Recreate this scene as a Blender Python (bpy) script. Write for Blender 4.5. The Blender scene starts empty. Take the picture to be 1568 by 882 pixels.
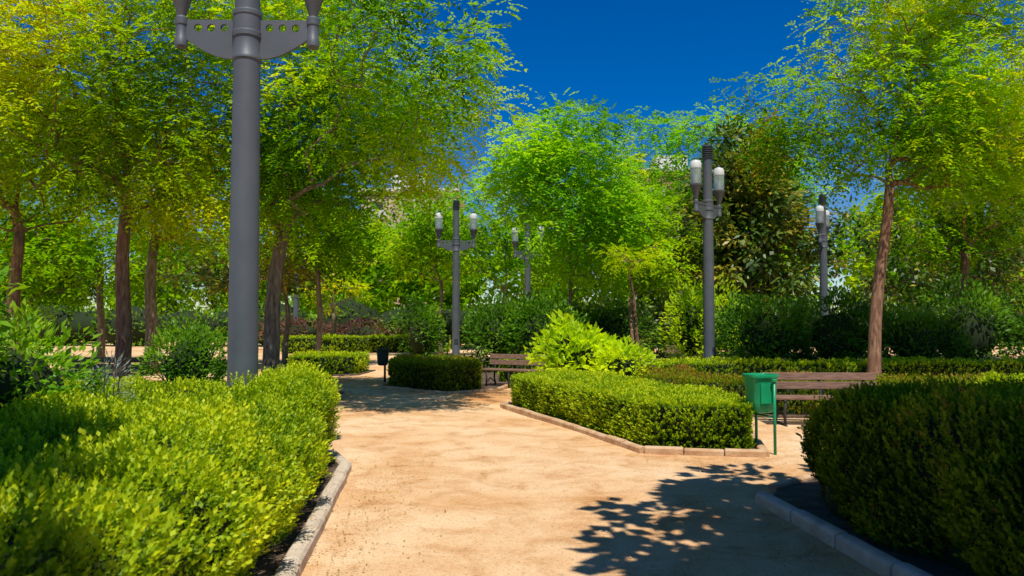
import bpy, math, numpy as np
from mathutils import Vector
RNG=np.random.default_rng(7)
sc=bpy.context.scene
sc.view_settings.view_transform='Standard'; sc.view_settings.look='None'; sc.view_settings.exposure=0
LINK=sc.collection.objects.link
# ------------------------------------------------------------ basics
def nrm(v): return v/np.maximum(np.linalg.norm(v,axis=-1,keepdims=True),1e-9)
def rdir(n):
    return nrm(RNG.normal(size=(n,3)))
def vnoise(P,s,seed=0):
    r=np.random.default_rng(seed+100); out=np.zeros(len(P))
    for k in range(6):
        d=r.normal(size=3); d/=np.linalg.norm(d); out+=np.sin(P@d*s*(0.7+0.35*k)+r.uniform(0,6.28))
    return out/2.4
def empty(name,loc=(0,0,0),rot=0):
    e=bpy.data.objects.new(name,None); e.location=loc; e.rotation_euler=(0,0,rot); LINK(e); return e
def quads(name,V,mat,parent=None,lv=None,n=4,smooth=False):
    V=np.ascontiguousarray(V,dtype=np.float32).reshape(-1,3); N=len(V)//n
    me=bpy.data.meshes.new(name); me.vertices.add(len(V)); me.vertices.foreach_set('co',V.ravel())
    me.loops.add(len(V)); me.loops.foreach_set('vertex_index',np.arange(len(V),dtype=np.int32))
    me.polygons.add(N); me.polygons.foreach_set('loop_start',np.arange(N,dtype=np.int32)*n)
    if lv is not None:
        a=me.attributes.new('lv','FLOAT','POINT'); a.data.foreach_set('value',np.repeat(lv,n).astype(np.float32))
    me.update(calc_edges=True); me.materials.append(mat)
    o=bpy.data.objects.new(name,me); LINK(o)
    if parent: o.parent=parent
    return o
def pyobj(name,verts,faces,mat,parent=None,smooth=False,bevel=0,loc=None):
    me=bpy.data.meshes.new(name); me.from_pydata([tuple(v) for v in verts],[],faces); me.update(); me.materials.append(mat)
    if smooth: me.shade_smooth()
    o=bpy.data.objects.new(name,me); LINK(o)
    if parent: o.parent=parent
    if loc: o.location=loc
    if bevel:
        m=o.modifiers.new('b','BEVEL'); m.width=bevel; m.segments=2; m.limit_method='ANGLE'
    return o
def boxvf(x0,x1,y0,y1,z0,z1):
    v=[(x0,y0,z0),(x1,y0,z0),(x1,y1,z0),(x0,y1,z0),(x0,y0,z1),(x1,y0,z1),(x1,y1,z1),(x0,y1,z1)]
    f=[(0,3,2,1),(4,5,6,7),(0,1,5,4),(1,2,6,5),(2,3,7,6),(3,0,4,7)]
    return v,f
def boxes(name,bl,mat,parent=None,bevel=0):
    V=[];F=[]
    for b in bl:
        v,f=boxvf(*b); n=len(V); V+=v; F+=[tuple(i+n for i in q) for q in f]
    return pyobj(name,V,F,mat,parent,bevel=bevel)
def lathe(name,prof,mat,parent=None,seg=28,off=(0,0,0)):
    V=[];F=[]
    for r,z in prof:
        for i in range(seg):
            a=2*math.pi*i/seg; V.append((off[0]+r*math.cos(a),off[1]+r*math.sin(a),off[2]+z))
    m=len(prof)
    for j in range(m-1):
        for i in range(seg):
            k=(i+1)%seg; F.append((j*seg+i,j*seg+k,(j+1)*seg+k,(j+1)*seg+i))
    F.append(tuple(range(seg-1,-1,-1))); F.append(tuple((m-1)*seg+i for i in range(seg)))
    o=pyobj(name,V,F,mat,parent,smooth=True)
    m_=o.modifiers.new('e','EDGE_SPLIT'); m_.split_angle=math.radians(35)
    return o
def tube(path,rad,seg=8,wob=0,seed=0):
    P=np.array(path,float); R=np.array(rad,float); V=[];F=[]
    T=np.gradient(P,axis=0); T=nrm(T)
    a=np.cross(T[0],[0.3,1,0.1]); a/=np.linalg.norm(a)
    for i in range(len(P)):
        a=a-T[i]*np.dot(a,T[i]); a/=np.linalg.norm(a); b=np.cross(T[i],a)
        for k in range(seg):
            t=2*math.pi*k/seg; w=1+wob*math.sin(3*t+seed+i*0.35)*.6+wob*math.sin(5*t-i*0.2+seed)*.5
            V.append(P[i]+(a*math.cos(t)+b*math.sin(t))*R[i]*w)
    for i in range(len(P)-1):
        for k in range(seg):
            q=(k+1)%seg; F.append((i*seg+k,i*seg+q,(i+1)*seg+q,(i+1)*seg+k))
    F.append(tuple(range(seg-1,-1,-1))); F.append(tuple((len(P)-1)*seg+i for i in range(seg)))
    return V,F
# ------------------------------------------------------------ materials
def newmat(name):
    m=bpy.data.materials.new(name); m.use_nodes=True; nt=m.node_tree; nt.nodes.clear()
    o=nt.nodes.new('ShaderNodeOutputMaterial'); return m,nt,o
def ramp(nt,fac,stops):
    r=nt.nodes.new('ShaderNodeValToRGB'); el=r.color_ramp.elements
    el[0].position=stops[0][0]; el[0].color=(*stops[0][1],1)
    el[1].position=stops[-1][0]; el[1].color=(*stops[-1][1],1)
    for p,c in stops[1:-1]:
        e=el.new(p); e.color=(*c,1)
    nt.links.new(fac,r.inputs[0]); return r.outputs[0]
def noise(nt,scale,detail=4,rough=.55,coord=None,dist=0):
    n=nt.nodes.new('ShaderNodeTexNoise'); n.inputs['Scale'].default_value=scale; n.inputs['Detail'].default_value=detail
    n.inputs['Roughness'].default_value=rough; n.inputs['Distortion'].default_value=dist
    if coord is not None: nt.links.new(coord,n.inputs['Vector'])
    return n.outputs['Fac']
def geo(nt):
    return nt.nodes.new('ShaderNodeNewGeometry').outputs['Position']
def leafmat(name,stops,tr=.4,spec=.25,rough=.5):
    m,nt,o=newmat(name)
    at=nt.nodes.new('ShaderNodeAttribute'); at.attribute_name='lv'
    c=ramp(nt,at.outputs['Fac'],stops)
    if spec>0:
        p=nt.nodes.new('ShaderNodeBsdfPrincipled'); p.inputs['Roughness'].default_value=rough; p.inputs['Specular IOR Level'].default_value=spec
        nt.links.new(c,p.inputs['Base Color'])
    else:
        p=nt.nodes.new('ShaderNodeBsdfDiffuse'); nt.links.new(c,p.inputs['Color'])
    t=nt.nodes.new('ShaderNodeBsdfTranslucent')
    mx=nt.nodes.new('ShaderNodeMix'); mx.data_type='RGBA'; mx.blend_type='MULTIPLY'; mx.inputs[0].default_value=1
    nt.links.new(c,mx.inputs[6]); mx.inputs[7].default_value=(1.6,1.5,.5,1)
    nt.links.new(mx.outputs[2],t.inputs['Color'])
    s=nt.nodes.new('ShaderNodeMixShader'); s.inputs[0].default_value=tr
    nt.links.new(p.outputs[0],s.inputs[1]); nt.links.new(t.outputs[0],s.inputs[2]); nt.links.new(s.outputs[0],o.inputs[0])
    return m
def stdmat(name,stops,scale=5,rough=.8,bump=0,bscale=30,metal=0,spec=.4,detail=5,stretch=None):
    m,nt,o=newmat(name)
    pos=geo(nt)
    if stretch:
        mp=nt.nodes.new('ShaderNodeMapping'); mp.inputs['Scale'].default_value=stretch; nt.links.new(pos,mp.inputs[0]); pos=mp.outputs[0]
    c=ramp(nt,noise(nt,scale,detail,.6,pos),stops)
    p=nt.nodes.new('ShaderNodeBsdfPrincipled'); p.inputs['Roughness'].default_value=rough; p.inputs['Metallic'].default_value=metal
    p.inputs['Specular IOR Level'].default_value=spec
    nt.links.new(c,p.inputs['Base Color'])
    if bump:
        b=nt.nodes.new('ShaderNodeBump'); b.inputs['Strength'].default_value=bump; b.inputs['Distance'].default_value=.02
        nt.links.new(noise(nt,bscale,4,.6,pos),b.inputs['Height']); nt.links.new(b.outputs[0],p.inputs['Normal'])
    nt.links.new(p.outputs[0],o.inputs[0]); return m
M_locust=leafmat('locust_leaf',[(0,(.035,.115,.004)),(.45,(.19,.42,.006)),(.8,(.42,.60,.008)),(1,(.62,.64,.012))],.5,0)
M_locust2=leafmat('locust_leaf_yellow',[(0,(.045,.12,.004)),(.4,(.24,.43,.006)),(.75,(.48,.58,.008)),(1,(.70,.62,.012))],.5,0)
M_fresh=leafmat('fresh_leaf',[(0,(.045,.16,.006)),(.5,(.18,.46,.012)),(1,(.42,.66,.018))],.48,0)
M_glossy=leafmat('glossy_leaf',[(0,(.03,.11,.006)),(.5,(.14,.36,.010)),(1,(.38,.56,.015))],.42,.3,.4)
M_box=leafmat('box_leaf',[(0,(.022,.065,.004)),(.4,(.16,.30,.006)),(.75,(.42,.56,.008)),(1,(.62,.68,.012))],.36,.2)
M_boxd=leafmat('box_leaf_olive',[(0,(.02,.04,.006)),(.45,(.12,.20,.010)),(.8,(.27,.35,.014)),(.93,(.34,.32,.03)),(1,(.32,.15,.04))],.33,0)
M_dark=leafmat('dark_leaf',[(0,(.015,.04,.008)),(.5,(.05,.125,.014)),(.8,(.14,.21,.018)),(1,(.40,.33,.03))],.25,.4,.42)
M_shrub=leafmat('shrub_leaf',[(0,(.02,.07,.006)),(.5,(.10,.26,.012)),(1,(.26,.44,.02))],.38,.2,.45)
M_bright=leafmat('bright_leaf',[(0,(.18,.34,.006)),(.5,(.48,.66,.010)),(1,(.66,.76,.015))],.5,.2)
M_lav=leafmat('lavender_leaf',[(0,(.18,.24,.2)),(1,(.32,.38,.36))],.2,0)
M_redl=leafmat('red_leaf',[(0,(.08,.05,.05)),(.5,(.22,.09,.10)),(1,(.16,.2,.04))],.3,0)
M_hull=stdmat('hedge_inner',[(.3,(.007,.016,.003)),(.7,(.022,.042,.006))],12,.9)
M_bark=stdmat('bark',[(.3,(.10,.05,.03)),(.5,(.22,.12,.07)),(.72,(.36,.24,.15))],9,.9,1.0,14,stretch=(2.2,2.2,.45))
M_bark2=stdmat('bark_grey',[(.3,(.08,.06,.045)),(.5,(.2,.155,.11)),(.72,(.34,.28,.21))],9,.9,1.0,14,stretch=(2.2,2.2,.45))
M_metal=stdmat('lamp_paint',[(.3,(.085,.10,.115)),(.7,(.11,.125,.14))],3,.5,.04,60,metal=.1,spec=.5)
M_metald=stdmat('lamp_dark',[(.3,(.03,.037,.045)),(.7,(.05,.057,.065))],3,.5)
M_green=stdmat('bin_green',[(.3,(.006,.25,.09)),(.7,(.014,.36,.14))],4,.35,.03,40)
M_greend=stdmat('bin_dark',[(.3,(.012,.03,.022)),(.7,(.02,.045,.03))],4,.5)
M_wood=stdmat('bench_wood',[(.3,(.10,.05,.03)),(.5,(.2,.11,.07)),(.75,(.3,.18,.12))],7,.7,.4,30,stretch=(.6,4,6))
M_iron=stdmat('bench_iron',[(.3,(.02,.02,.02)),(.7,(.045,.045,.045))],8,.6)
M_kerb=stdmat('kerb_stone',[(.3,(.42,.33,.24)),(.5,(.60,.49,.36)),(.7,(.70,.60,.47))],5,.9,.6,60)
M_kerbo=stdmat('kerb_terracotta',[(.3,(.40,.23,.12)),(.5,(.58,.36,.19)),(.72,(.68,.50,.32))],5,.9,.6,60)
M_soil=stdmat('soil',[(.3,(.06,.04,.028)),(.55,(.13,.085,.055)),(.75,(.22,.15,.09))],6,.95,1.0,45)
M_pebble=stdmat('pebble',[(.3,(.5,.34,.2)),(.7,(.7,.55,.38))],2,.9)
M_litter=leafmat('litter',[(0,(.22,.11,.04)),(.5,(.38,.22,.08)),(1,(.5,.38,.12))],.1,0)
def glassmat():
    m,nt,o=newmat('lantern_glass'); p=nt.nodes.new('ShaderNodeBsdfPrincipled')
    p.inputs['Base Color'].default_value=(.62,.70,.70,1); p.inputs['Roughness'].default_value=.12; p.inputs['Transmission Weight'].default_value=.7
    nt.links.new(p.outputs[0],o.inputs[0]); return m
M_glass=glassmat()
M_white=stdmat('lantern_white',[(.3,(.6,.62,.6)),(.7,(.72,.73,.7))],4,.4)
def sandmat():
    m,nt,o=newmat('sand'); pos=geo(nt)
    big=noise(nt,.33,5,.6,pos,.5); mid=noise(nt,2.1,6,.68,pos,.6); fine=noise(nt,48,4,.75,pos); grit=noise(nt,150,2,.6,pos)
    c1=ramp(nt,big,[(.32,(.62,.31,.125)),(.42,(.75,.46,.23)),(.55,(.82,.56,.32)),(.70,(.85,.63,.40))])
    c2=ramp(nt,mid,[(.30,(.68,.53,.40)),(.43,(.90,.83,.75)),(.55,(1,1,1)),(.72,(1.07,1.07,1.07))])
    c3=ramp(nt,fine,[(.30,(.56,.48,.40)),(.46,(1,1,1)),(.8,(1.10,1.10,1.08))])
    c4=ramp(nt,grit,[(.28,(.45,.38,.32)),(.40,(1,1,1)),(.8,(1.05,1.05,1.05))])
    def mul(a,b):
        x=nt.nodes.new('ShaderNodeMix'); x.data_type='RGBA'; x.blend_type='MULTIPLY'; x.inputs[0].default_value=1
        nt.links.new(a,x.inputs[6]); nt.links.new(b,x.inputs[7]); return x.outputs[2]
    c=mul(mul(mul(c1,c2),c3),c4)
    p=nt.nodes.new('ShaderNodeBsdfPrincipled'); p.inputs['Roughness'].default_value=.95; p.inputs['Specular IOR Level'].default_value=.1
    nt.links.new(c,p.inputs['Base Color'])
    ad=nt.nodes.new('ShaderNodeMath'); ad.operation='MULTIPLY_ADD'; ad.inputs[1].default_value=3
    nt.links.new(mid,ad.inputs[0]); nt.links.new(fine,ad.inputs[2])
    b=nt.nodes.new('ShaderNodeBump'); b.inputs['Strength'].default_value=.75; b.inputs['Distance'].default_value=.02
    nt.links.new(ad.outputs[0],b.inputs['Height']); nt.links.new(b.outputs[0],p.inputs['Normal'])
    nt.links.new(p.outputs[0],o.inputs[0]); return m
M_sand=sandmat()
# ------------------------------------------------------------ leaves
def leafverts(C,D,N,L,W,fold=.15):
    S=nrm(np.cross(D,N)); U=np.cross(S,D)
    L=np.asarray(L).reshape(-1,1); W=np.asarray(W).reshape(-1,1)
    mid=C+D*L*.45+U*W*fold
    return np.stack([C,mid+S*W*.5,C+D*L,mid-S*W*.5],axis=1)
def compound(P,D,R,nl,ls,lw,val):
    n=len(P); N=nrm(rdir(n)*.5+np.array([0,-.15,1.])); S=nrm(np.cross(D,N))
    out=[];lv=[]
    for k in range(nl):
        t=(k//2+1)/(nl/2+.5); side=1 if k%2 else -1
        C=P+D*R[:,None]*t; C[:,2]-=R*.35*t*t
        d=nrm(S*side*.85+D*.55+rdir(n)*.22-np.array([0,0,.15]))
        nn=nrm(N+rdir(n)*.4)
        out.append(leafverts(C,d,nn,ls*RNG.uniform(.75,1.2,n),lw*RNG.uniform(.8,1.2,n)))
        lv.append(val+RNG.normal(0,.07,n))
    return np.concatenate(out).reshape(-1,3),np.clip(np.concatenate(lv),0,1)
def ell_points(ells,n,shell=2.2,gap=None,seed=0,gs=1.6):
    vols=np.array([e[1][0]*e[1][1]*e[1][2] for e in ells]); pr=vols/vols.sum()
    idx=RNG.choice(len(ells),size=n*3,p=pr); u=rdir(n*3)*(RNG.uniform(0,1,n*3)**(1/shell/1.3))[:,None]
    C=np.array([e[0] for e in ells])[idx]; R=np.array([e[1] for e in ells])[idx]
    u*=(1+.16*vnoise(u*3+C,1.4,seed))[:,None]
    P=C+u*R
    if gap is not None: 
        k=vnoise(P,gs,seed+5)>gap; P=P[k]; u=u[k]
    return P[:n],u[:n]
def tree(name,base,fork,ells,ncl,nper,ls,mat,bark,tr,nl=9,R=.3,crad=.5,gap=-.35,seed=0,simple=False,bias=.5,lwr=.5):
    e=empty(name,(0,0,0)); base=np.array(base,float); fork=np.array(fork,float)
    n=10; path=[];rad=[]
    for i in range(n):
        t=i/(n-1); p=base*(1-t)+fork*t+np.array([math.sin(t*3.1+seed)*.10,math.cos(t*2.6+seed)*.06,0])*math.sin(t*math.pi)
        path.append(p); rad.append(tr*(1.25 if i==0 else 1)*(1-.32*t)*(1+.25*max(0,.12-t)/.12))
    v,f=tube(path,rad,12,.06,seed); pyobj('trunk',v,f,bark,e,smooth=True)
    T,u=ell_points(ells,ncl,2.0,gap,seed,1.1)
    nodes=[fork]; par=[-1]
    cen=np.mean([x[0] for x in ells],axis=0)
    L0=fork
    for s in range(1,6):
        nodes.append(fork+(np.array([cen[0]*.5+fork[0]*.5,fork[1],cen[2]+.6])-fork)*s/5+RNG.normal(0,.07,3)); par.append(s-1)
    order=np.argsort(np.linalg.norm(T-fork,axis=1)+RNG.uniform(0,.6,len(T)))
    ends=[]
    for ti in order:
        t=T[ti]; A=np.array(nodes); dd=np.linalg.norm(A-t,axis=1)+.35*np.linalg.norm(A-fork,axis=1)+1.2*np.maximum(0,A[:,2]-t[2])
        j=int(np.argmin(dd)); p0=A[j]; L=np.linalg.norm(t-p0); last=j; k=max(2,min(5,int(L/.45)+1))
        for s in range(1,k+1):
            q=p0+(t-p0)*(s/k); 
            if s<k: q=q+RNG.normal(0,.06,3)*min(L,1.5)+np.array([0,0,.10*L*math.sin(math.pi*s/k)])
            nodes.append(q); par.append(last); last=len(nodes)-1
        ends.append(last)
    cnt=np.zeros(len(nodes)); 
    for x in ends:
        while x>=0: cnt[x]+=1; x=par[x]
    A=np.array(nodes); rr=np.maximum(.007,tr*.62*np.sqrt(cnt/max(1,cnt[0]))**1.12)
    idx=np.array([i for i in range(len(nodes)) if par[i]>=0 and cnt[i]>0]); a=A[[par[i] for i in idx]]; b=A[idx]; rb=rr[idx]; ra=np.minimum(rr[[par[i] for i in idx]],rb*1.5)
    d=nrm(b-a); s=nrm(np.cross(d,np.array([.31,.87,.2]))); w=np.cross(d,s); b=b+d*rb[:,None]*.4
    Q=[]
    ns=6
    for k in range(ns):
        t0=2*math.pi*k/ns; t1=2*math.pi*(k+1)/ns
        c0=s*math.cos(t0)+w*math.sin(t0); c1=s*math.cos(t1)+w*math.sin(t1)
        Q.append(np.stack([a+c0*ra[:,None],a+c1*ra[:,None],b+c1*rb[:,None],b+c0*rb[:,None]],1))
    quads('branches',np.concatenate(Q),bark,e)
    m=len(T)*nper; ci=np.repeat(np.arange(len(T)),nper)
    off=rdir(m)*(RNG.uniform(0,1,m)**.55)[:,None]*crad*np.array([1,1,.62])
    P=T[ci]+off
    D=nrm(nrm(off)*.8+nrm(P-cen)*.5+rdir(m)*.5+np.array([0,0,-.15]))
    cv=np.clip(bias+.24*vnoise(T,.9,seed+9)+RNG.normal(0,.13,len(T)),0.02,.98)[ci]
    if simple:
        nn=nrm(rdir(m)*.6+np.array([0,-.2,1.])); 
        V=leafverts(P,D,nn,ls*RNG.uniform(.7,1.3,m),ls*lwr*RNG.uniform(.7,1.3,m)); lv=np.clip(cv+RNG.normal(0,.12,m),0,1)
        quads('crown',V,mat,e,lv)
    else:
        V,lv=compound(P,D,R*RNG.uniform(.7,1.25,m),nl,ls,ls*lwr,cv); quads('crown',V,mat,e,lv)
    return e
def polyarea(p):
    p=np.array(p); x,y=p[:,0],p[:,1]; return .5*np.sum(x*np.roll(y,-1)-y*np.roll(x,-1))
def inset(p,d):
    p=np.array(p,float); n=len(p); out=[]
    for i in range(n):
        a=p[i-1];b=p[i];c=p[(i+1)%n]; e1=(b-a)/np.linalg.norm(b-a); e2=(c-b)/np.linalg.norm(c-b)
        n1=np.array([-e1[1],e1[0]]); n2=np.array([-e2[1],e2[0]]); m=n1+n2; m/=np.linalg.norm(m); out.append(b+m*d/max(.45,np.dot(m,n1)))
    return np.array(out)
def edgedist(P,poly):
    n=len(poly); best=np.full(len(P),1e9); bn=np.zeros((len(P),2)); inside=np.zeros(len(P),bool)
    for i in range(n):
        a=poly[i-1];b=poly[i]; ab=b-a; t=np.clip(((P-a)@ab)/(ab@ab),0,1); q=a+t[:,None]*ab; d=np.linalg.norm(P-q,axis=1)
        nn=np.array([ab[1],-ab[0]])/np.linalg.norm(ab); k=d<best; best[k]=d[k]; bn[k]=nn
        c=((a[1]>P[:,1])!=(b[1]>P[:,1]))&(P[:,0]<(b[0]-a[0])*(P[:,1]-a[1])/(b[1]-a[1]+1e-12)+a[0]); inside^=c
    return best,bn,inside
def hedge(poly,h,dens,k,ls,mat,name='box_hedge',rnd=.12,lump=.05,stem=.08,bias=.5,up=.8,seed=0,bulge=.04,lw=.6):
    e=empty(name); poly=np.array(poly,float)
    if polyarea(poly)<0: poly=poly[::-1]
    rnd=min(rnd,h*.6); rings=[]
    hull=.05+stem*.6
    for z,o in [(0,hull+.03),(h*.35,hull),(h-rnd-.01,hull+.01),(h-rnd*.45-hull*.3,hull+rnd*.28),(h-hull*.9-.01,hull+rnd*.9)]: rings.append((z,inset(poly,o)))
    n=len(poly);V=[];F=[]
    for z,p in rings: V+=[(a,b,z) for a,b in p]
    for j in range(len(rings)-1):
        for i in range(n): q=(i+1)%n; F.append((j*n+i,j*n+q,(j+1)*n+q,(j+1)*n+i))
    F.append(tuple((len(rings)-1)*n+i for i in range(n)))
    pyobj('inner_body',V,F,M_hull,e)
    P=[];N=[]
    for i in range(n):
        a=poly[i-1];b=poly[i];L=np.linalg.norm(b-a); m=int(L*h*dens*1.15); t=RNG.uniform(0,1,m); z=RNG.uniform(0.0,1,m)*h
        nn=np.array([(b-a)[1],-(b-a)[0]])/L; zz=np.clip((z-(h-rnd))/rnd,0,1); ins=rnd*(1-np.sqrt(np.maximum(0,1-zz**2)))
        off=-ins+bulge*np.sin(np.clip(z/h,0,1)*math.pi*.9)-.02
        xy=a+t[:,None]*(b-a)+nn*off[:,None]
        dc=np.minimum(t,1-t)*L; cr=np.clip(1-dc/max(.15,rnd),0,1)**2*rnd*.45; xy-=nn*cr[:,None]
        P.append(np.column_stack([xy,z])); N.append(np.column_stack([np.tile(nn,(m,1)),zz*1.2]))
    mn=poly.min(0);mx=poly.max(0); m=int((mx-mn).prod()*dens); q=RNG.uniform(mn,mx,(m,2)); d,bn,ins=edgedist(q,poly); q=q[ins];d=d[ins];bn=bn[ins]
    zz=np.clip(1-d/rnd,0,1); z=h-rnd*(1-np.sqrt(np.maximum(0,1-zz**2)))
    P.append(np.column_stack([q,z])); N.append(np.column_stack([bn*zz[:,None]*.9,np.ones(len(q))]))
    P=np.concatenate(P);N=nrm(np.concatenate(N))
    lmp=vnoise(P,3.2,seed)*.6+vnoise(P,8,seed+3)*.4
    P=P+N*(lmp*lump-stem*.55)[:,None]; P[:,2]=np.maximum(P[:,2],.02)
    m=len(P); U=np.array([0,0,1.])
    D=nrm(N*.75+U*up+rdir(m)*.38)
    sl=stem*RNG.uniform(.6,1.4,m)*(1+.25*lmp)
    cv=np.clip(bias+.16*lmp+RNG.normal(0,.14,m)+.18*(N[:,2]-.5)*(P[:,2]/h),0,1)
    out=[];lv=[]
    for j in range(k):
        t=(j+.6)/k; C=P+D*(sl*t)[:,None]; r=rdir(m); r=nrm(r-D*np.sum(r*D,1,keepdims=True))
        d=nrm(r*(1.0-.5*t)+D*(.5+.6*t)); nn=nrm(D+rdir(m)*.4)
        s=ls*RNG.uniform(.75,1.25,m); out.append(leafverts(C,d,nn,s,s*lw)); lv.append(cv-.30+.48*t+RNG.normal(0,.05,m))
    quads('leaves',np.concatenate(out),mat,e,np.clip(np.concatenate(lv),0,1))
    return e
def shrub(ells,n,ls,mat,name='shrub',seed=0,bias=.5,gap=-.7,lw=.42,hull=.5,stems=8,outw=.8,parent=None,shell=3.0):
    e=empty(name) if parent is None else parent
    P,u=ell_points(ells,n,shell,gap,seed,2.4); m=len(P); P[:,2]=np.maximum(P[:,2],.05)
    D=nrm(nrm(u)*outw+rdir(m)*.7+np.array([0,0,.25])); nn=nrm(rdir(m)*.6+np.array([0,-.1,1.])+nrm(u)*.4)
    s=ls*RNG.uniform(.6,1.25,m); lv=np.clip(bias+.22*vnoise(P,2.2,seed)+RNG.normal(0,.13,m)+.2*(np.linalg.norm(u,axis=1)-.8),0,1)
    quads('leaves',leafverts(P,D,nn,s,s*lw,.22),mat,e,lv)
    V=[];F=[]
    for c,r in ells:
        zb=0.02
        for _ in range(stems):
            a=rdir(1)[0]; a[2]=abs(a[2])*.8; tip=np.array(c)+a*np.array(r)*.85; b=np.array([c[0]+a[0]*r[0]*.15,c[1]+a[1]*r[1]*.15,zb])
            mid=(tip+b)/2+RNG.normal(0,.05,3); v,f=tube([b,mid,tip],[.018,.012,.005],5); k=len(V); V+=list(v); F+=[tuple(i+k for i in q) for q in f]
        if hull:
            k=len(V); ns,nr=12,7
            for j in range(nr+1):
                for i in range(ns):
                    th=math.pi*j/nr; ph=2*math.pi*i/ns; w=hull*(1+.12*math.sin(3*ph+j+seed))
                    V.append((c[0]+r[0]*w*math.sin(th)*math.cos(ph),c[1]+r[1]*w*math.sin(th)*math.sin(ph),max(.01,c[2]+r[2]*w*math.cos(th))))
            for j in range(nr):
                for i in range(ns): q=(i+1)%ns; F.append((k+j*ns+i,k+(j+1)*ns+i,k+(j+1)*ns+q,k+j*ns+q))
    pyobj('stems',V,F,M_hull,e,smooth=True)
    return e
# ------------------------------------------------------------ ground
g=600
def groundgrid():
    xs=np.concatenate([np.linspace(-g,-14,8),np.linspace(-12,12,97),np.linspace(14,g,8)]); ys=np.concatenate([np.linspace(-g,-2,6),np.linspace(0,26,105),np.linspace(28,g,8)])
    X,Y=np.meshgrid(xs,ys); P=np.column_stack([X.ravel(),Y.ravel(),np.zeros(X.size)])
    near=np.exp(-((P[:,0]/14)**4))*np.exp(-(((P[:,1]-12)/15)**4)); P[:,2]=.012*vnoise(P,1.1,3)*near
    nx=len(xs); F=[(j*nx+i,j*nx+i+1,(j+1)*nx+i+1,(j+1)*nx+i) for j in range(len(ys)-1) for i in range(nx-1)]
    return pyobj('ground',P,F,M_sand,smooth=True)
groundgrid()
def bed(poly,name='soil_bed',z=.035,mat=None):
    poly=np.array(poly,float)
    if polyarea(poly)<0: poly=poly[::-1]
    n=len(poly); V=[(a,b,-.05) for a,b in poly]+[(a,b,z) for a,b in poly]
    F=[(i,(i+1)%n,n+(i+1)%n,n+i) for i in range(n)]+[tuple(range(n,2*n))]
    return pyobj(name,V,F,mat or M_soil)
def kerb(path,mat,w=.12,h=.09,seg=.55,name='kerb'):
    P=np.array(path,float); V=[];F=[]; 
    for i in range(len(P)-1):
        a,b=P[i],P[i+1]; L=np.linalg.norm(b-a); d=(b-a)/L; nn=np.array([-d[1],d[0]]); k=max(1,round(L/seg))
        for j in range(k):
            s0=L*j/k+.006; s1=L*(j+1)/k-.006; dz=RNG.uniform(-.006,.008); dx=RNG.uniform(-.008,.008); tw=RNG.uniform(-.007,.007)
            prof=[(-w/2,-.06),(-w/2,h*.72),(-w*.36,h*.93),(-w*.15,h),(w*.15,h),(w*.36,h*.93),(w/2,h*.72),(w/2,-.06)]
            b0=len(V)
            for ss,tt in ((s0,-.0),(s0+.012,1),(s1-.012,1),(s1,0)):
                for o,z in prof:
                    kx=1 if tt else .86; q=a+d*ss+nn*(o*kx+dx+(tw if ss>s1-.02 else -tw)); V.append((q[0],q[1],z*(1 if tt else .93)+dz))
            m=len(prof)
            for r in range(3):
                for c in range(m): c2=(c+1)%m; F.append((b0+r*m+c,b0+r*m+c2,b0+(r+1)*m+c2,b0+(r+1)*m+c))
            F.append(tuple(b0+c for c in range(m-1,-1,-1))); F.append(tuple(b0+3*m+c for c in range(m)))
    return pyobj(name,V,F,mat)
# left foreground bed
bed([(-1.05,1.5),(-1.40,5),(-1.80,8.5),(-2.1,9.2),(-2.8,9.8),(-7,9.8),(-7,1.5)])
kerb([(-.98,1.6),(-1.37,5),(-1.77,8.5),(-2.08,9.25),(-2.8,9.85),(-7,9.85)],M_kerb,.13,.10,.6)
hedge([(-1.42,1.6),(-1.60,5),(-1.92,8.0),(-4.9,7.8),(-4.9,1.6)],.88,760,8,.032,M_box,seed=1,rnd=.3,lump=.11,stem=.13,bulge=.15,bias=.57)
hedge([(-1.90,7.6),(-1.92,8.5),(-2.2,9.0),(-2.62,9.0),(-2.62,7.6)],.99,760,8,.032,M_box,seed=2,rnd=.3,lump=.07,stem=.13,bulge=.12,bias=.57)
# right foreground bed
bed([(2.25,7.05),(2.45,5),(2.75,2),(8,2),(8,8.0),(3.0,8.0),(2.5,7.5)])
kerb([(2.80,1.6),(2.4,5),(2.19,7.05)],M_kerb,.13,.10,.6)
kerb([(2.4,7.45),(3.0,8.05),(8,8.05)],M_kerbo,.11,.07,.6)
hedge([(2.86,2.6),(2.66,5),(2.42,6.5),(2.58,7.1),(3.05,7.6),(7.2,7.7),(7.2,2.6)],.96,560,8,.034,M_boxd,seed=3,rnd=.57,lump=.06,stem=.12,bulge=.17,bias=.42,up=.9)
# island
bed([(-.15,14.7),(1.62,9.72),(2.9,9.45),(3.2,10.9),(2.0,15.0),(1.0,16.2)])
kerb([(.8,16.3),(-.17,14.8),(1.59,9.66),(2.96,9.36),(3.25,10.9),(2.05,15.1)],M_kerbo,.11,.08,.5)
hedge([(-0.04,14.7),(1.68,9.85),(2.88,9.58),(3.04,10.8),(1.9,14.6),(1.0,15.7)],.58,820,7,.032,M_box,seed=4,rnd=.06,lump=.03,stem=.075,bulge=.03,bias=.62,up=.6)
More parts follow.
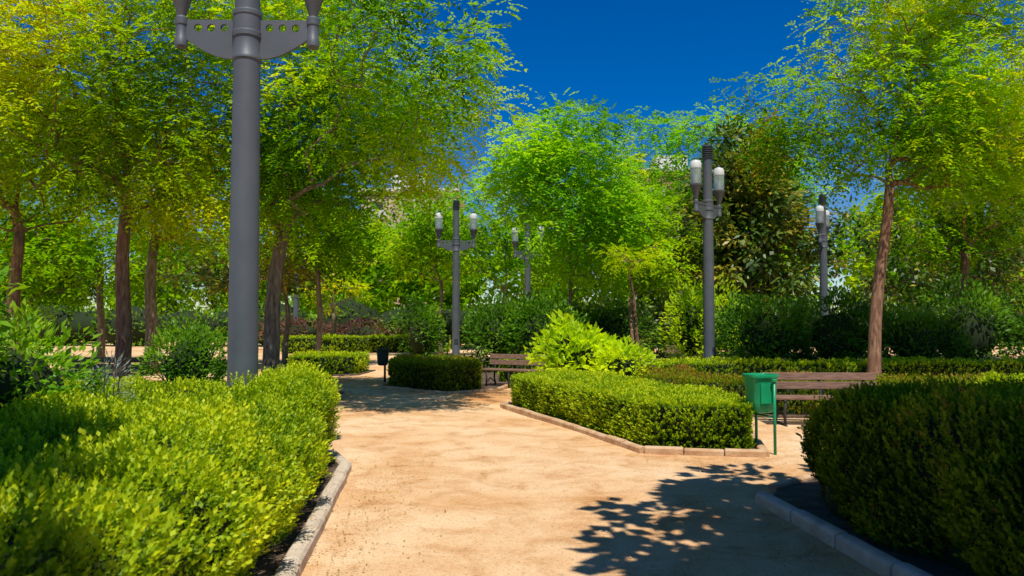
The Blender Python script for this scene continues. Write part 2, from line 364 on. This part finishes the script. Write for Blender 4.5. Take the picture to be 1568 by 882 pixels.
# hedges right of island / behind the bench
bed([(2.9,13.1),(12.5,12.9),(12.5,14.3),(2.9,14.5)])
hedge([(3.0,13.3),(12.3,13.1),(12.3,14.0),(3.0,14.2)],.56,420,6,.04,M_boxd,seed=5,rnd=.07,bias=.60)
hedge([(7.2,11.2),(8.3,11.0),(8.5,12.4),(7.3,12.6)],.72,450,7,.036,M_box,seed=6,rnd=.28,bias=.6)
hedge([(2.3,15.2),(3.2,14.9),(4.0,17.3),(3.0,17.8)],.5,420,6,.042,M_boxd,seed=7,rnd=.08,bias=.64)
bed([(2.2,17.6),(16,18.2),(16,34),(3.4,34),(1.6,22)])
hedge([(3.6,18.6),(16,18.4),(16,19.4),(3.6,19.6)],.58,260,6,.05,M_box,seed=8,rnd=.07,bias=.58)
hedge([(1.0,21.5),(3.2,19.4),(3.4,20.5),(1.4,22.6)],.55,260,6,.05,M_box,seed=9,rnd=.08,bias=.55)
# middle bed with lamp
bed([(-3.0,18.6),(-1.4,17.05),(-.4,17.8),(.7,23),(1,34),(-3.2,34)])
kerb([(-3.2,34),(-3.05,18.6),(-1.4,17.0),(-.35,17.8),(.8,23)],M_kerbo,.11,.08,.6)
hedge([(-2.95,21.2),(-2.9,18.75),(-1.42,17.22),(-.72,17.8),(-.85,19.6),(-1.7,21.4)],.60,420,6,.042,M_boxd,seed=10,rnd=.04,lump=.012,bulge=.01,bias=.52)
hedge([(-.3,20.2),(.9,21),(.9,22),(-.3,21.4)],.56,260,6,.05,M_box,seed=11,rnd=.08,bias=.5)
# far left hedges
bed([(-6.4,22.3),(-4.4,23),(-4.3,25.2),(-7,25)])
hedge([(-6.3,22.6),(-4.55,23.2),(-4.45,24.8),(-6.5,24.4)],.56,260,6,.05,M_box,seed=12,rnd=.05,lump=.02,bias=.66)
hedge([(-11,38),(-3.2,39.5),(-3.2,40.7),(-11,39.3)],.75,120,5,.08,M_box,seed=14,rnd=.1,bias=.55)
bed([(-12,11.2),(-3.5,11.2),(-3.5,17),(-4.6,18.3),(-12,16)])
kerb([(-12,11.1),(-3.45,11.1),(-3.45,17),(-4.6,18.4)],M_kerbo,.11,.08,.6)
hedge([(-11.5,11.4),(-3.7,11.4),(-3.7,12.3),(-11.5,12.3)],.62,420,6,.038,M_box,seed=15,rnd=.12,bias=.48)
hedge([(-4.5,12.4),(-3.7,12.4),(-3.75,16.8),(-4.5,16.8)],.5,300,6,.04,M_box,seed=16,rnd=.1,bias=.5)
# ------------------------------------------------------------ shrubs
shrub([((-4.35,6.7,1.0),(1.0,1.0,.70)),((-5.0,6.0,1.25),(1.0,1.0,.72))],9000,.085,M_glossy,seed=21,bias=.6)
shrub([((-4.15,5.9,1.75),(.32,.3,.55))],420,.13,M_glossy,seed=22,bias=.6,hull=0,stems=5)
shrub([((-3.55,7.0,.95),(.20,.2,.35))],700,.07,M_lav,name='lavender',seed=23,lw=.12,hull=0,outw=1.3)
shrub([((-5.35,13.2,.85),(.75,.6,.8))],3500,.10,M_shrub,seed=24)
shrub([((1.5,17.2,.75),(1.0,.8,.8)),((2.3,16.7,.6),(.7,.6,.6)),((1.1,17.3,1.1),(.5,.5,.6))],3000,.17,M_bright,name='bright_shrub',seed=26,bias=.6,lw=.5,hull=.4)
shrub([((-.35,24.5,1.1),(1.2,1.0,1.15)),((.9,24,1.1),(1.3,1,1.2)),],7000,.16,M_shrub,seed=27,bias=.45)
shrub([((-3.1,27,1.1),(.8,.8,1.2))],2200,.16,M_shrub,seed=35,bias=.45)
shrub([((1.4,27,1.3),(1.6,1,1.3)),((3.4,27,1.1),(1.6,1,1.1))],5000,.17,M_shrub,seed=28,bias=.55)
shrub([((7.0,22,1.15),(1.5,1,1.2)),((9.0,22,1.1),(1.6,1,1.25)),((10.8,21.5,1.0),(1.3,1,1.05))],13000,.15,M_shrub,seed=29,bias=.5)
shrub([((5.4,24,1.3),(.8,.8,1.4)),((6.2,24,1.4),(.7,.7,1.3))],3500,.16,M_bright,name='bright_shrub',seed=30,bias=.4)
shrub([((12.8,22.5,1.2),(1.7,1,1.5)),((15.5,22.5,1.3),(1.8,1,1.6)),((18.5,23,1.4),(2,1,1.7))],13000,.16,M_shrub,seed=31,bias=.42)
shrub([((-18,25,1.3),(2.4,1.2,1.5))],4000,.15,M_shrub,seed=32,bias=.5)
shrub([((-11.5,43,.9),(2.2,1,.8)),((-8,43,.8),(2,1,.8))],2500,.2,M_redl,name='red_shrub',seed=33)
shrub([((3.9,30,1.2),(2,1,1.3)),((6.5,33,1.3),(2.4,1,1.4))],5000,.2,M_dark,seed=34,bias=.55)
# ------------------------------------------------------------ trees
tree('locust_tree',(-7.4,15,0),(-7.3,15,3.6),[((-7.8,15,6.6),(2.9,2.6,2.9)),((-9.7,14.2,5.3),(2.0,2,2.4)),((-6.1,15,5.0),(1.6,1.6,1.8))],430,19,.105,M_locust2,M_bark,.16,8,.34,.62,-.5,1,bias=.44)
tree('locust_tree',(-4.93,16,0),(-4.6,16,3.4),[((-3.9,16,7.0),(2.7,2.6,2.7)),((-1.75,13.3,6.5),(1.45,1.9,1.9)),((-2.2,15.6,6.2),(1.7,2,2.1)),((-3.4,15.5,4.8),(1.9,1.8,1.2)),((-5.3,16,5.4),(1.4,1.5,2.0))],540,19,.100,M_locust,M_bark2,.18,8,.34,.62,-.55,2,bias=.5)
tree('locust_tree',(1.94,26,0),(1.9,26,2.2),[((2.0,26,6.0),(1.9,2.2,3.0)),((0.6,26,6.7),(1.4,1.8,1.4)),((3.5,26,4.2),(1.3,1.8,1.9))],300,16,.16,M_fresh,M_bark2,.10,7,.42,.6,-.7,3,bias=.64)
tree('locust_tree',(8.13,18,0),(8.6,18,4.7),[((9.8,18,8.1),(2.8,2.8,2.6)),((7.2,17.5,6.0),(1.9,1.8,1.3)),((11.0,18,6.1),(2.4,2.2,1.9)),((9.4,17.4,5.3),(1.5,1.4,.9))],590,19,.110,M_locust,M_bark,.15,7,.35,.62,-.6,4,bias=.6)
tree('locust_tree',(13.1,24,0),(13.7,24,3.6),[((14.8,24,6.4),(3,2.6,3)),((12.6,24,4.9),(1.5,1.7,1.5))],280,16,.14,M_locust,M_bark,.17,7,.38,.65,-.7,5,bias=.54)
tree('magnolia_tree',(10.1,35,0),(10.1,35,1.6),[((10.4,35,4.7),(3.5,2.6,3.9)),((10.3,35,7.9),(2.2,2,2.6))],430,34,.33,M_dark,M_bark2,.18,crad=.66,gap=-.9,seed=6,simple=True,bias=.53)
tree('locust_tree',(9,43,0),(9,43,5),[((10.8,43,9.6),(3.5,2.6,3.2)),((8,43,10.4),(2.0,2,3.0)),((14,43,9.2),(2.8,2.6,2.8))],280,13,.24,M_fresh,M_bark2,.18,6,.55,.9,-.8,7,bias=.6)
tree('locust_tree',(-10.9,24,0),(-10.8,24,4.0),[((-11,24,6.6),(2.9,2.4,2.6)),((-8.6,24.5,5.2),(1.8,2,1.6))],260,15,.16,M_locust,M_bark2,.2,6,.4,.65,-.6,8,bias=.5)
tree('locust_tree',(-12.4,20,0),(-12.4,20,3.8),[((-13,20,6.2),(2.5,2.4,3.0))],180,15,.14,M_locust2,M_bark,.18,6,.36,.6,-.5,9,bias=.42)
tree('locust_tree',(-6.6,27,0),(-6.6,27,3.5),[((-6.5,27,5.7),(2.4,2,2.3))],160,14,.17,M_locust,M_bark2,.11,6,.42,.65,-.6,19,bias=.52)
tree('locust_tree',(-15.5,30,0),(-15.5,30,3.5),[((-15.5,30,5.2),(3.2,2,3.0)),((-19.5,31,5),(3.0,2,3.0))],250,13,.2,M_locust,M_bark2,.16,6,.48,.8,-.7,20,bias=.48)
tree('magnolia_tree',(-3.1,35,0),(-3.1,35,3.2),[((-3.6,35,5.2),(2.6,1.9,1.9)),((-5.6,36,4.8),(2.0,1.8,1.6))],200,24,.24,M_locust,M_bark2,.10,crad=.65,gap=-.8,seed=10,simple=True,bias=.40)
tree('magnolia_tree',(-8.2,29,0),(-8.2,29,2.2),[((-8.2,29,3.5),(2.2,1.9,1.1)),((-11,29,3.6),(2.0,1.9,1.1))],150,24,.24,M_dark,M_bark2,.12,crad=.6,gap=-.8,seed=11,simple=True,bias=.85)
tree('orange_tree',(-9,40,0),(-9,40,2.0),[((-9,40,3.0),(1.7,1.6,1.1))],60,24,.22,M_locust2,M_bark2,.12,crad=.5,gap=-.9,seed=12,simple=True,bias=.6)
tree('magnolia_tree',(18.5,32,0),(18.5,32,2),[((18.5,32,4.8),(3.6,2.6,3.8)),((15.4,34,4),(2.2,2,2.6))],260,26,.28,M_dark,M_bark2,.2,crad=.7,gap=-.9,seed=13,simple=True,bias=.6)
tree('locust_tree',(5.2,33,0),(5.2,33,3),[((5.0,33,5.3),(2.4,2,2.6))],150,12,.19,M_locust,M_bark2,.12,6,.5,.75,-.8,14,bias=.55)
tree('locust_tree',(-.4,42,0),(-.4,42,3),[((0,42,6.6),(3.2,2,3.6)),((-4,43,6.6),(2.8,2,3)),((3,43,6.5),(2.6,2,3.4))],300,12,.22,M_fresh,M_bark2,.14,6,.55,.9,-.9,15,bias=.5)
# young staked tree
tree('young_tree',(3.15,18.2,0),(2.75,18.2,2.3),[((2.6,18.2,2.9),(.6,.6,.5))],14,12,.08,M_locust2,M_bark,.05,7,.22,.3,-2,16,bias=.5)
st=empty('tree_stake'); v,f=tube([(2.8,17.7,0),(2.72,18,1.1),(2.68,18.2,2.1)],[.04,.038,.035],8); pyobj('pole',v,f,M_bark,st,smooth=True)
# trees standing behind the camera, throwing the shade seen in the foreground
tree('plane_tree',(6.4,.6,0),(5.6,1.2,3.6),[((3.95,2.7,5.6),(2.5,2.8,1.0)),((3.15,1.2,5.4),(2.1,2.4,1.0)),((6.6,2.7,6.0),(2.6,2.5,1.2))],800,60,.27,M_boxd,M_bark2,.2,crad=.5,gap=-3,seed=17,simple=True,lwr=.65)
tree('plane_tree',(-5.6,-2.4,0),(-4.6,-1.6,3.6),[((-3.3,.95,5.5),(1.4,2.4,.8)),((-2.5,-.9,5.6),(1.6,1.9,.8))],420,60,.26,M_boxd,M_bark2,.2,crad=.5,gap=-3,seed=18,simple=True,lwr=.6)
# distant tree mass
def distant():
    e=empty('distant_trees'); P=[];LV=[];V=[];F=[]
    r=np.random.default_rng(5)
    spec=[]
    for x in np.arange(-62,70,5.2): spec.append((x+r.uniform(-1.5,1.5),r.uniform(52,60),(r.uniform(8,9.6) if x<-4 else r.uniform(9,11.5))))
    for x in np.arange(-60,72,7): spec.append((x+r.uniform(-2,2),r.uniform(66,74),(r.uniform(9.5,11.5) if x<-4 else r.uniform(10.5,12.5))))
    for x,y,h in spec:
        c=np.array([x,y,h*.56]); R=np.array([3.4,3,h*.44]); n=2200
        ells=[(tuple(c),tuple(R)),((x+r.uniform(-2,2),y,h*.42),(2.8,2.2,h*.32)),((x+r.uniform(-2,2),y-1,h*.7),(2,2,h*.22))]
        p,u=ell_points(ells,n,2.6,-.8,int(abs(x)*10),.9); P.append(p); LV.append(np.clip(r.uniform(.25,.55)+.2*vnoise(p,.9,int(y))+RNG.normal(0,.1,len(p)),0,1))
        v,f=tube([(x,y,0),(x+.2,y,h*.4),(x,y,h*.8)],[.25,.18,.08],6); k=len(V); V+=list(v); F+=[tuple(i+k for i in q) for q in f]
    P=np.concatenate(P);LV=np.concatenate(LV);m=len(P);s=RNG.uniform(.38,.72,m)
    quads('crowns',leafverts(P,nrm(rdir(m)+np.array([0,0,-.2])),nrm(rdir(m)*.7+np.array([0,-.2,1.])),s,s*.6),M_locust,e,LV)
    pyobj('trunks',V,F,M_bark2,e,smooth=True)
distant()
def distant_shrubs():
    e=empty('distant_shrubs'); r=np.random.default_rng(9)
    ells=[((x+r.uniform(-1,1),r.uniform(47,50),1.2),(2.6,1.4,r.uniform(1.0,1.9))) for x in np.arange(-55,60,3.2)]
    shrub(ells,26000,.32,M_shrub,parent=e,seed=41,bias=.6,hull=.8,stems=0)
distant_shrubs()
# ------------------------------------------------------------ street lamps
def lamp(loc,rot,name='street_lamp'):
    e=empty(name,(loc[0],loc[1],0),rot)
    lathe('column',[(.21,0),(.21,.04),(.185,.05),(.185,.10),(.17,.11),(.175,.15),(.165,.17),(.165,.24),(.158,.26),(.156,1.0),(.150,2.4),(.138,4.36)],M_metal,e,32)
    boxes('hatch',[(-.075,.075,-.168,-.15,.64,.86)],M_metald,e,.004)
    lathe('collar',[(.138,4.36),(.15,4.37),(.15,4.40),(.143,4.41),(.143,4.60),(.155,4.61),(.155,4.66),(.147,4.67),(.147,4.83),(.155,4.84),(.155,4.88),(.13,4.9)],M_metal,e,32)
    lathe('upper_column',[(.13,4.9),(.122,6.05)],M_metal,e,28)
    pr=[(.122,6.05)]
    for i in range(5): z=6.06+i*.06; pr+=[(.145,z),(.145,z+.032),(.10,z+.036),(.10,z+.056)]
    pr+=[(.14,6.37),(.13,6.42),(.02,6.44)]
    lathe('finial',pr,M_metald,e,28)
    import bmesh
    for s,nm in ((-1,'bracket_left'),(1,'bracket_right')):
        bm=bmesh.new(); x0=.13;x1=.66; zt=4.80
        outer=[(x0,zt),(x1,zt)]+[(x1-(x1-x0)*t,4.60-.22*math.sin(min(1,t*1.05)*math.pi/2)) for t in np.linspace(0,1,12)]
        vo=[bm.verts.new((s*x,0,z)) for x,z in outer]; ed=[bm.edges.new((vo[i],vo[(i+1)%len(vo)])) for i in range(len(vo))]
        for hx in (.24,.38,.52):
            hv=[bm.verts.new((s*(hx+.042*math.cos(a)),0,4.715+.042*math.sin(a))) for a in np.linspace(0,2*math.pi,14,endpoint=False)]
            ed+=[bm.edges.new((hv[i],hv[(i+1)%14])) for i in range(14)]
        bmesh.ops.triangle_fill(bm,use_beauty=True,use_dissolve=False,edges=ed)
        me=bpy.data.meshes.new(nm); bm.to_mesh(me); bm.free(); me.materials.append(M_metal)
        o=bpy.data.objects.new(nm,me); LINK(o); o.parent=e; so=o.modifiers.new('s','SOLIDIFY'); so.thickness=.035; so.offset=0
        off=(s*.70,0,0)
        lathe('socket',[(.05,4.50),(.066,4.52),(.066,4.60),(.06,4.61),(.06,4.74),(.068,4.75),(.068,4.82),(.05,4.84)],M_metal,e,20,off)
        lathe('lantern_cone',[(.045,4.84),(.06,4.9),(.155,5.20),(.165,5.22),(.165,5.26),(.15,5.27)],M_metal,e,24,off)
        lathe('lantern_glass',[(.140,5.27),(.146,5.30),(.146,5.66),(.140,5.68)],M_glass,e,24,off)
        lathe('lantern_core',[(.045,5.275),(.045,5.5),(.02,5.52)],M_white,e,14,off)
        lathe('lantern_top',[(.150,5.68),(.152,5.70),(.150,5.82),(.12,5.88),(.04,5.91),(.035,5.93)],M_white,e,24,off)
        lathe('lantern_cap',[(.03,5.93),(.06,5.94),(.05,5.97),(.01,5.98)],M_metald,e,16,off)
lamp((-2.83,8.4),math.radians(1))
lamp((5.4,21.85),math.radians(50))
lamp((-2.25,32),math.radians(8))
lamp((.72,36.6),math.radians(-35))
lamp((11.95,30.5),math.radians(60))
lamp((-12.2,45),math.radians(70))
# ------------------------------------------------------------ benches
def bench(loc,rot,L=1.8):
    e=empty('park_bench',(loc[0],loc[1],0),rot); h=L/2
    boxes('seat',[(-h,h,-.22+i*.125,-.22+i*.125+.105,.40,.435) for i in range(4)],M_wood,e,.008)
    V=[];F=[]
    for z0 in (.52,.66):
        for (z1) in (z0+.115,):
            y0=.26+(z0-.4)*.22; y1=.26+(z1-.4)*.22
            v=[(-h,y0,z0),(h,y0,z0),(h,y0+.035,z0),(-h,y0+.035,z0),(-h,y1,z1),(h,y1,z1),(h,y1+.035,z1),(-h,y1+.035,z1)]
            f=[(0,3,2,1),(4,5,6,7),(0,1,5,4),(1,2,6,5),(2,3,7,6),(3,0,4,7)]; k=len(V); V+=v; F+=[tuple(i+k for i in q) for q in f]
    pyobj('backrest',V,F,M_wood,e,bevel=.008)
    for i,x in enumerate((-h*.78,0,h*.78)):
        V=[];F=[]
        for path,r in (([(x,-.20,0),(x,-.17,.2),(x,-.2,.385)],.022),([(x,.34,0),(x,.24,.2),(x,.26,.385),(x,.345,.6),(x,.40,.77)],.022),([(x,-.22,.38),(x,.27,.38)],.02),([(x,-.26,.015),(x,.38,.015)],.018),([(x,-.19,.1),(x,.03,.22),(x,.27,.1)],.014)):
            v,f=tube(path,[r]*len(path),8); k=len(V); V+=list(v); F+=[tuple(a+k for a in q) for q in f]
        pyobj('leg_%d'%(i+1),V,F,M_iron,e,smooth=True)
bench((4.8,12.2),math.radians(-3),1.75)
bench((.0,18.9),math.radians(-25),1.5)
bench((5.8,25.5),math.radians(5),1.6)
bench((-8.9,17.3),math.radians(0),1.8)
# ------------------------------------------------------------ bins
def bin_(loc,rot,mat,s=1,name='litter_bin'):
    e=empty(name,(loc[0],loc[1],0),rot); e.scale=(s,s,s)
    V=[];F=[]; ns=24
    def ring(w,d,z,off=0):
        k=len(V)
        for i in range(ns):
            a=2*math.pi*i/ns; ca,sa=math.cos(a),math.sin(a); p=.45
            x=w*np.sign(ca)*abs(ca)**p; y=d*np.sign(sa)*abs(sa)**p+off; V.append((x,y,z))
        return k
    R=[ring(.06,.06,.475),ring(.115,.10,.485),ring(.135,.125,.52),ring(.15,.14,.62),ring(.165,.155,.90),ring(.185,.175,.905),ring(.185,.175,.945),ring(.165,.155,.945),ring(.155,.145,.90),ring(.125,.12,.55)]
    for j in range(len(R)-1):
        for i in range(ns): q=(i+1)%ns; F.append((R[j]+i,R[j]+q,R[j+1]+q,R[j+1]+i))
    F.append(tuple(R[0]+i for i in range(ns-1,-1,-1))); F.append(tuple(R[-1]+i for i in range(ns)))
    pyobj('tub',V,F,mat,e,bevel=.003,smooth=True).modifiers.new('e','EDGE_SPLIT').split_angle=math.radians(40)
    V=[];F=[]
    for path,r in (([(.06,-.205,0),(.06,-.205,.86)],.018),([(.06,.205,0),(.06,.205,.86)],.018),([(.06,-.205,.78),(.06,-.15,.78)],.014),([(.06,.205,.78),(.06,.15,.78)],.014),([(.06,-.205,.44),(.06,.205,.44)],.012)):
        v,f=tube(path,[r]*len(path),10); k=len(V); V+=list(v); F+=[tuple(a+k for a in q) for q in f]
    pyobj('posts',V,F,mat,e,smooth=True)
    lathe('hinge',[(.026,0),(.03,.005),(.03,.03),(.02,.035)],mat,e,12,(.06,-.205,.86))
    boxes('front_panel',[(-.09,.09,-.161,-.155,.60,.84)],mat,e,.004)
bin_((3.02,9.72),math.radians(14),M_green)
bin_((-3.3,20.4),math.radians(5),M_greend,.92)
bin_((-3.05,37),0,M_greend,.9)
# ------------------------------------------------------------ buildings
def brickm(n,c1,c2):
    return stdmat(n,[(.3,c1),(.7,c2)],.8,.9,.2,20)
M_b1=brickm('render_beige',(.5,.38,.26),(.6,.48,.34)); M_b2=brickm('brick_orange',(.42,.22,.13),(.5,.29,.18)); M_win=stdmat('window_glass',[(.3,(.03,.04,.05)),(.7,(.06,.07,.09))],.5,.15); M_trim=stdmat('trim_white',[(.3,(.6,.58,.54)),(.7,(.7,.68,.64))],1,.8)
def building(x0,x1,y0,y1,fl,mat,name='apartment_building'):
    e=empty(name); H=fl*3.1+1
    boxes('walls',[(x0,x1,y0,y1,0,H)],mat,e)
    W=[];T=[];B=[]
    n=int((x1-x0)/3.6); dx=(x1-x0)/n
    for k in range(fl):
        z=k*3.1+1.6
        for i in range(n):
            c=x0+dx*(i+.5)
            if i%2==0:
                W.append((c-.7,c+.7,y0-.03,y0+.05,z-.6,z+1.3)); B.append((c-1.3,c+1.3,y0-1.1,y0-.0,z-.75,z-.62)); B.append((c-1.3,c+1.3,y0-1.1,y0-1.02,z-.618,z+.25))
            else:
                W.append((c-.6,c+.6,y0-.03,y0+.05,z,z+1.3)); T.append((c-.75,c+.75,y0-.12,y0-.0,z-.14,z-.03)); T.append((c-.75,c+.75,y0-.08,y0-.0,z+1.33,z+1.45))
    boxes('windows',W,M_win,e); boxes('sills',T,M_trim,e); boxes('balconies',B,M_trim,e)
    boxes('roof',[(x0-.4,x1+.4,y0-.4,y1+.4,H+.003,H+.35),(x0+3,x0+7,y0+3,y0+7,H+.353,H+2.6)],M_trim,e)
building(-17.5,-6.5,92,106,5,M_b1)
building(15,29,96,110,6,M_b2)
# ------------------------------------------------------------ pebbles and litter
def scatter():
    n=4200; x=RNG.uniform(-3,6,n); y=RNG.uniform(3.5,14,n); s=RNG.uniform(.003,.012,n); 
    P=np.column_stack([x,y,np.full(n,.006)])
    a=RNG.uniform(0,6.28,n); ca,sa=np.cos(a),np.sin(a)
    def pt(dx,dy,dz): return P+np.column_stack([(dx*ca-dy*sa)*s,(dx*sa+dy*ca)*s,dz*s])
    top=pt(0.1,0,.8); c=[pt(1.2,0,0),pt(.2,.9,0),pt(-1.1,.3,0),pt(-.2,-1,0)]
    Q=[np.stack([c[i],c[(i+1)%4],top],1) for i in range(4)]
    quads('pebbles',np.concatenate(Q),M_pebble,None,None,3)
    n=2500; x=np.concatenate([RNG.normal(-1.3,.2,700),RNG.normal(-1.0,.3,200),RNG.uniform(-3,7,400),RNG.normal(2.4,.5,500),RNG.normal(2.0,.8,700)]); y=np.concatenate([RNG.uniform(3.5,9,700),RNG.uniform(4.5,9.5,200),RNG.uniform(4,20,400),RNG.uniform(4,8,500),RNG.uniform(8.5,13,700)])
    P=np.column_stack([x,y,np.full(n,.018)]); P[:,2]+=.10*((x<-1.37)&(y<8.8)); D=nrm(rdir(n)*np.array([1,1,.12])); s=RNG.uniform(.012,.032,n)
    quads('leaf_litter',leafverts(P,D,nrm(rdir(n)*.3+np.array([0,0,1.])),s,s*.5),M_litter,None,RNG.uniform(0,1,n))
scatter()
# ------------------------------------------------------------ light
S=Vector((.06,-.42,.9)).normalized(); el=math.asin(S.z)
w=bpy.data.worlds.new('World'); sc.world=w; w.use_nodes=True; nt=w.node_tree; bg=nt.nodes['Background']
sky=nt.nodes.new('ShaderNodeTexSky'); sky.sky_type='NISHITA'; sky.sun_disc=False; sky.sun_elevation=el; sky.sun_rotation=math.atan2(S.x,S.y)
sky.altitude=700; sky.air_density=1.0; sky.dust_density=.1; sky.ozone_density=3.0
hs=nt.nodes.new('ShaderNodeHueSaturation'); hs.inputs['Hue'].default_value=.515; hs.inputs['Saturation'].default_value=1.55; hs.inputs['Value'].default_value=1
nt.links.new(sky.outputs[0],hs.inputs['Color']); nt.links.new(hs.outputs[0],bg.inputs['Color']); bg.inputs['Strength'].default_value=.10
sun=bpy.data.lights.new('sun','SUN'); sun.energy=5; sun.angle=math.radians(.5); sun.color=(1,.95,.86)
so=bpy.data.objects.new('sun',sun); LINK(so); so.rotation_euler=S.to_track_quat('Z','Y').to_euler(); so.location=(0,-5,20)
# ------------------------------------------------------------ camera
cam=bpy.data.cameras.new('camera'); cam.lens=28; cam.sensor_width=36; cam.clip_end=2000
cam.dof.use_dof=True; cam.dof.focus_distance=14; cam.dof.aperture_fstop=3.5
co=bpy.data.objects.new('camera',cam); LINK(co); co.location=(0,0,1.6); co.rotation_euler=(math.radians(92.3),0,0); sc.camera=co
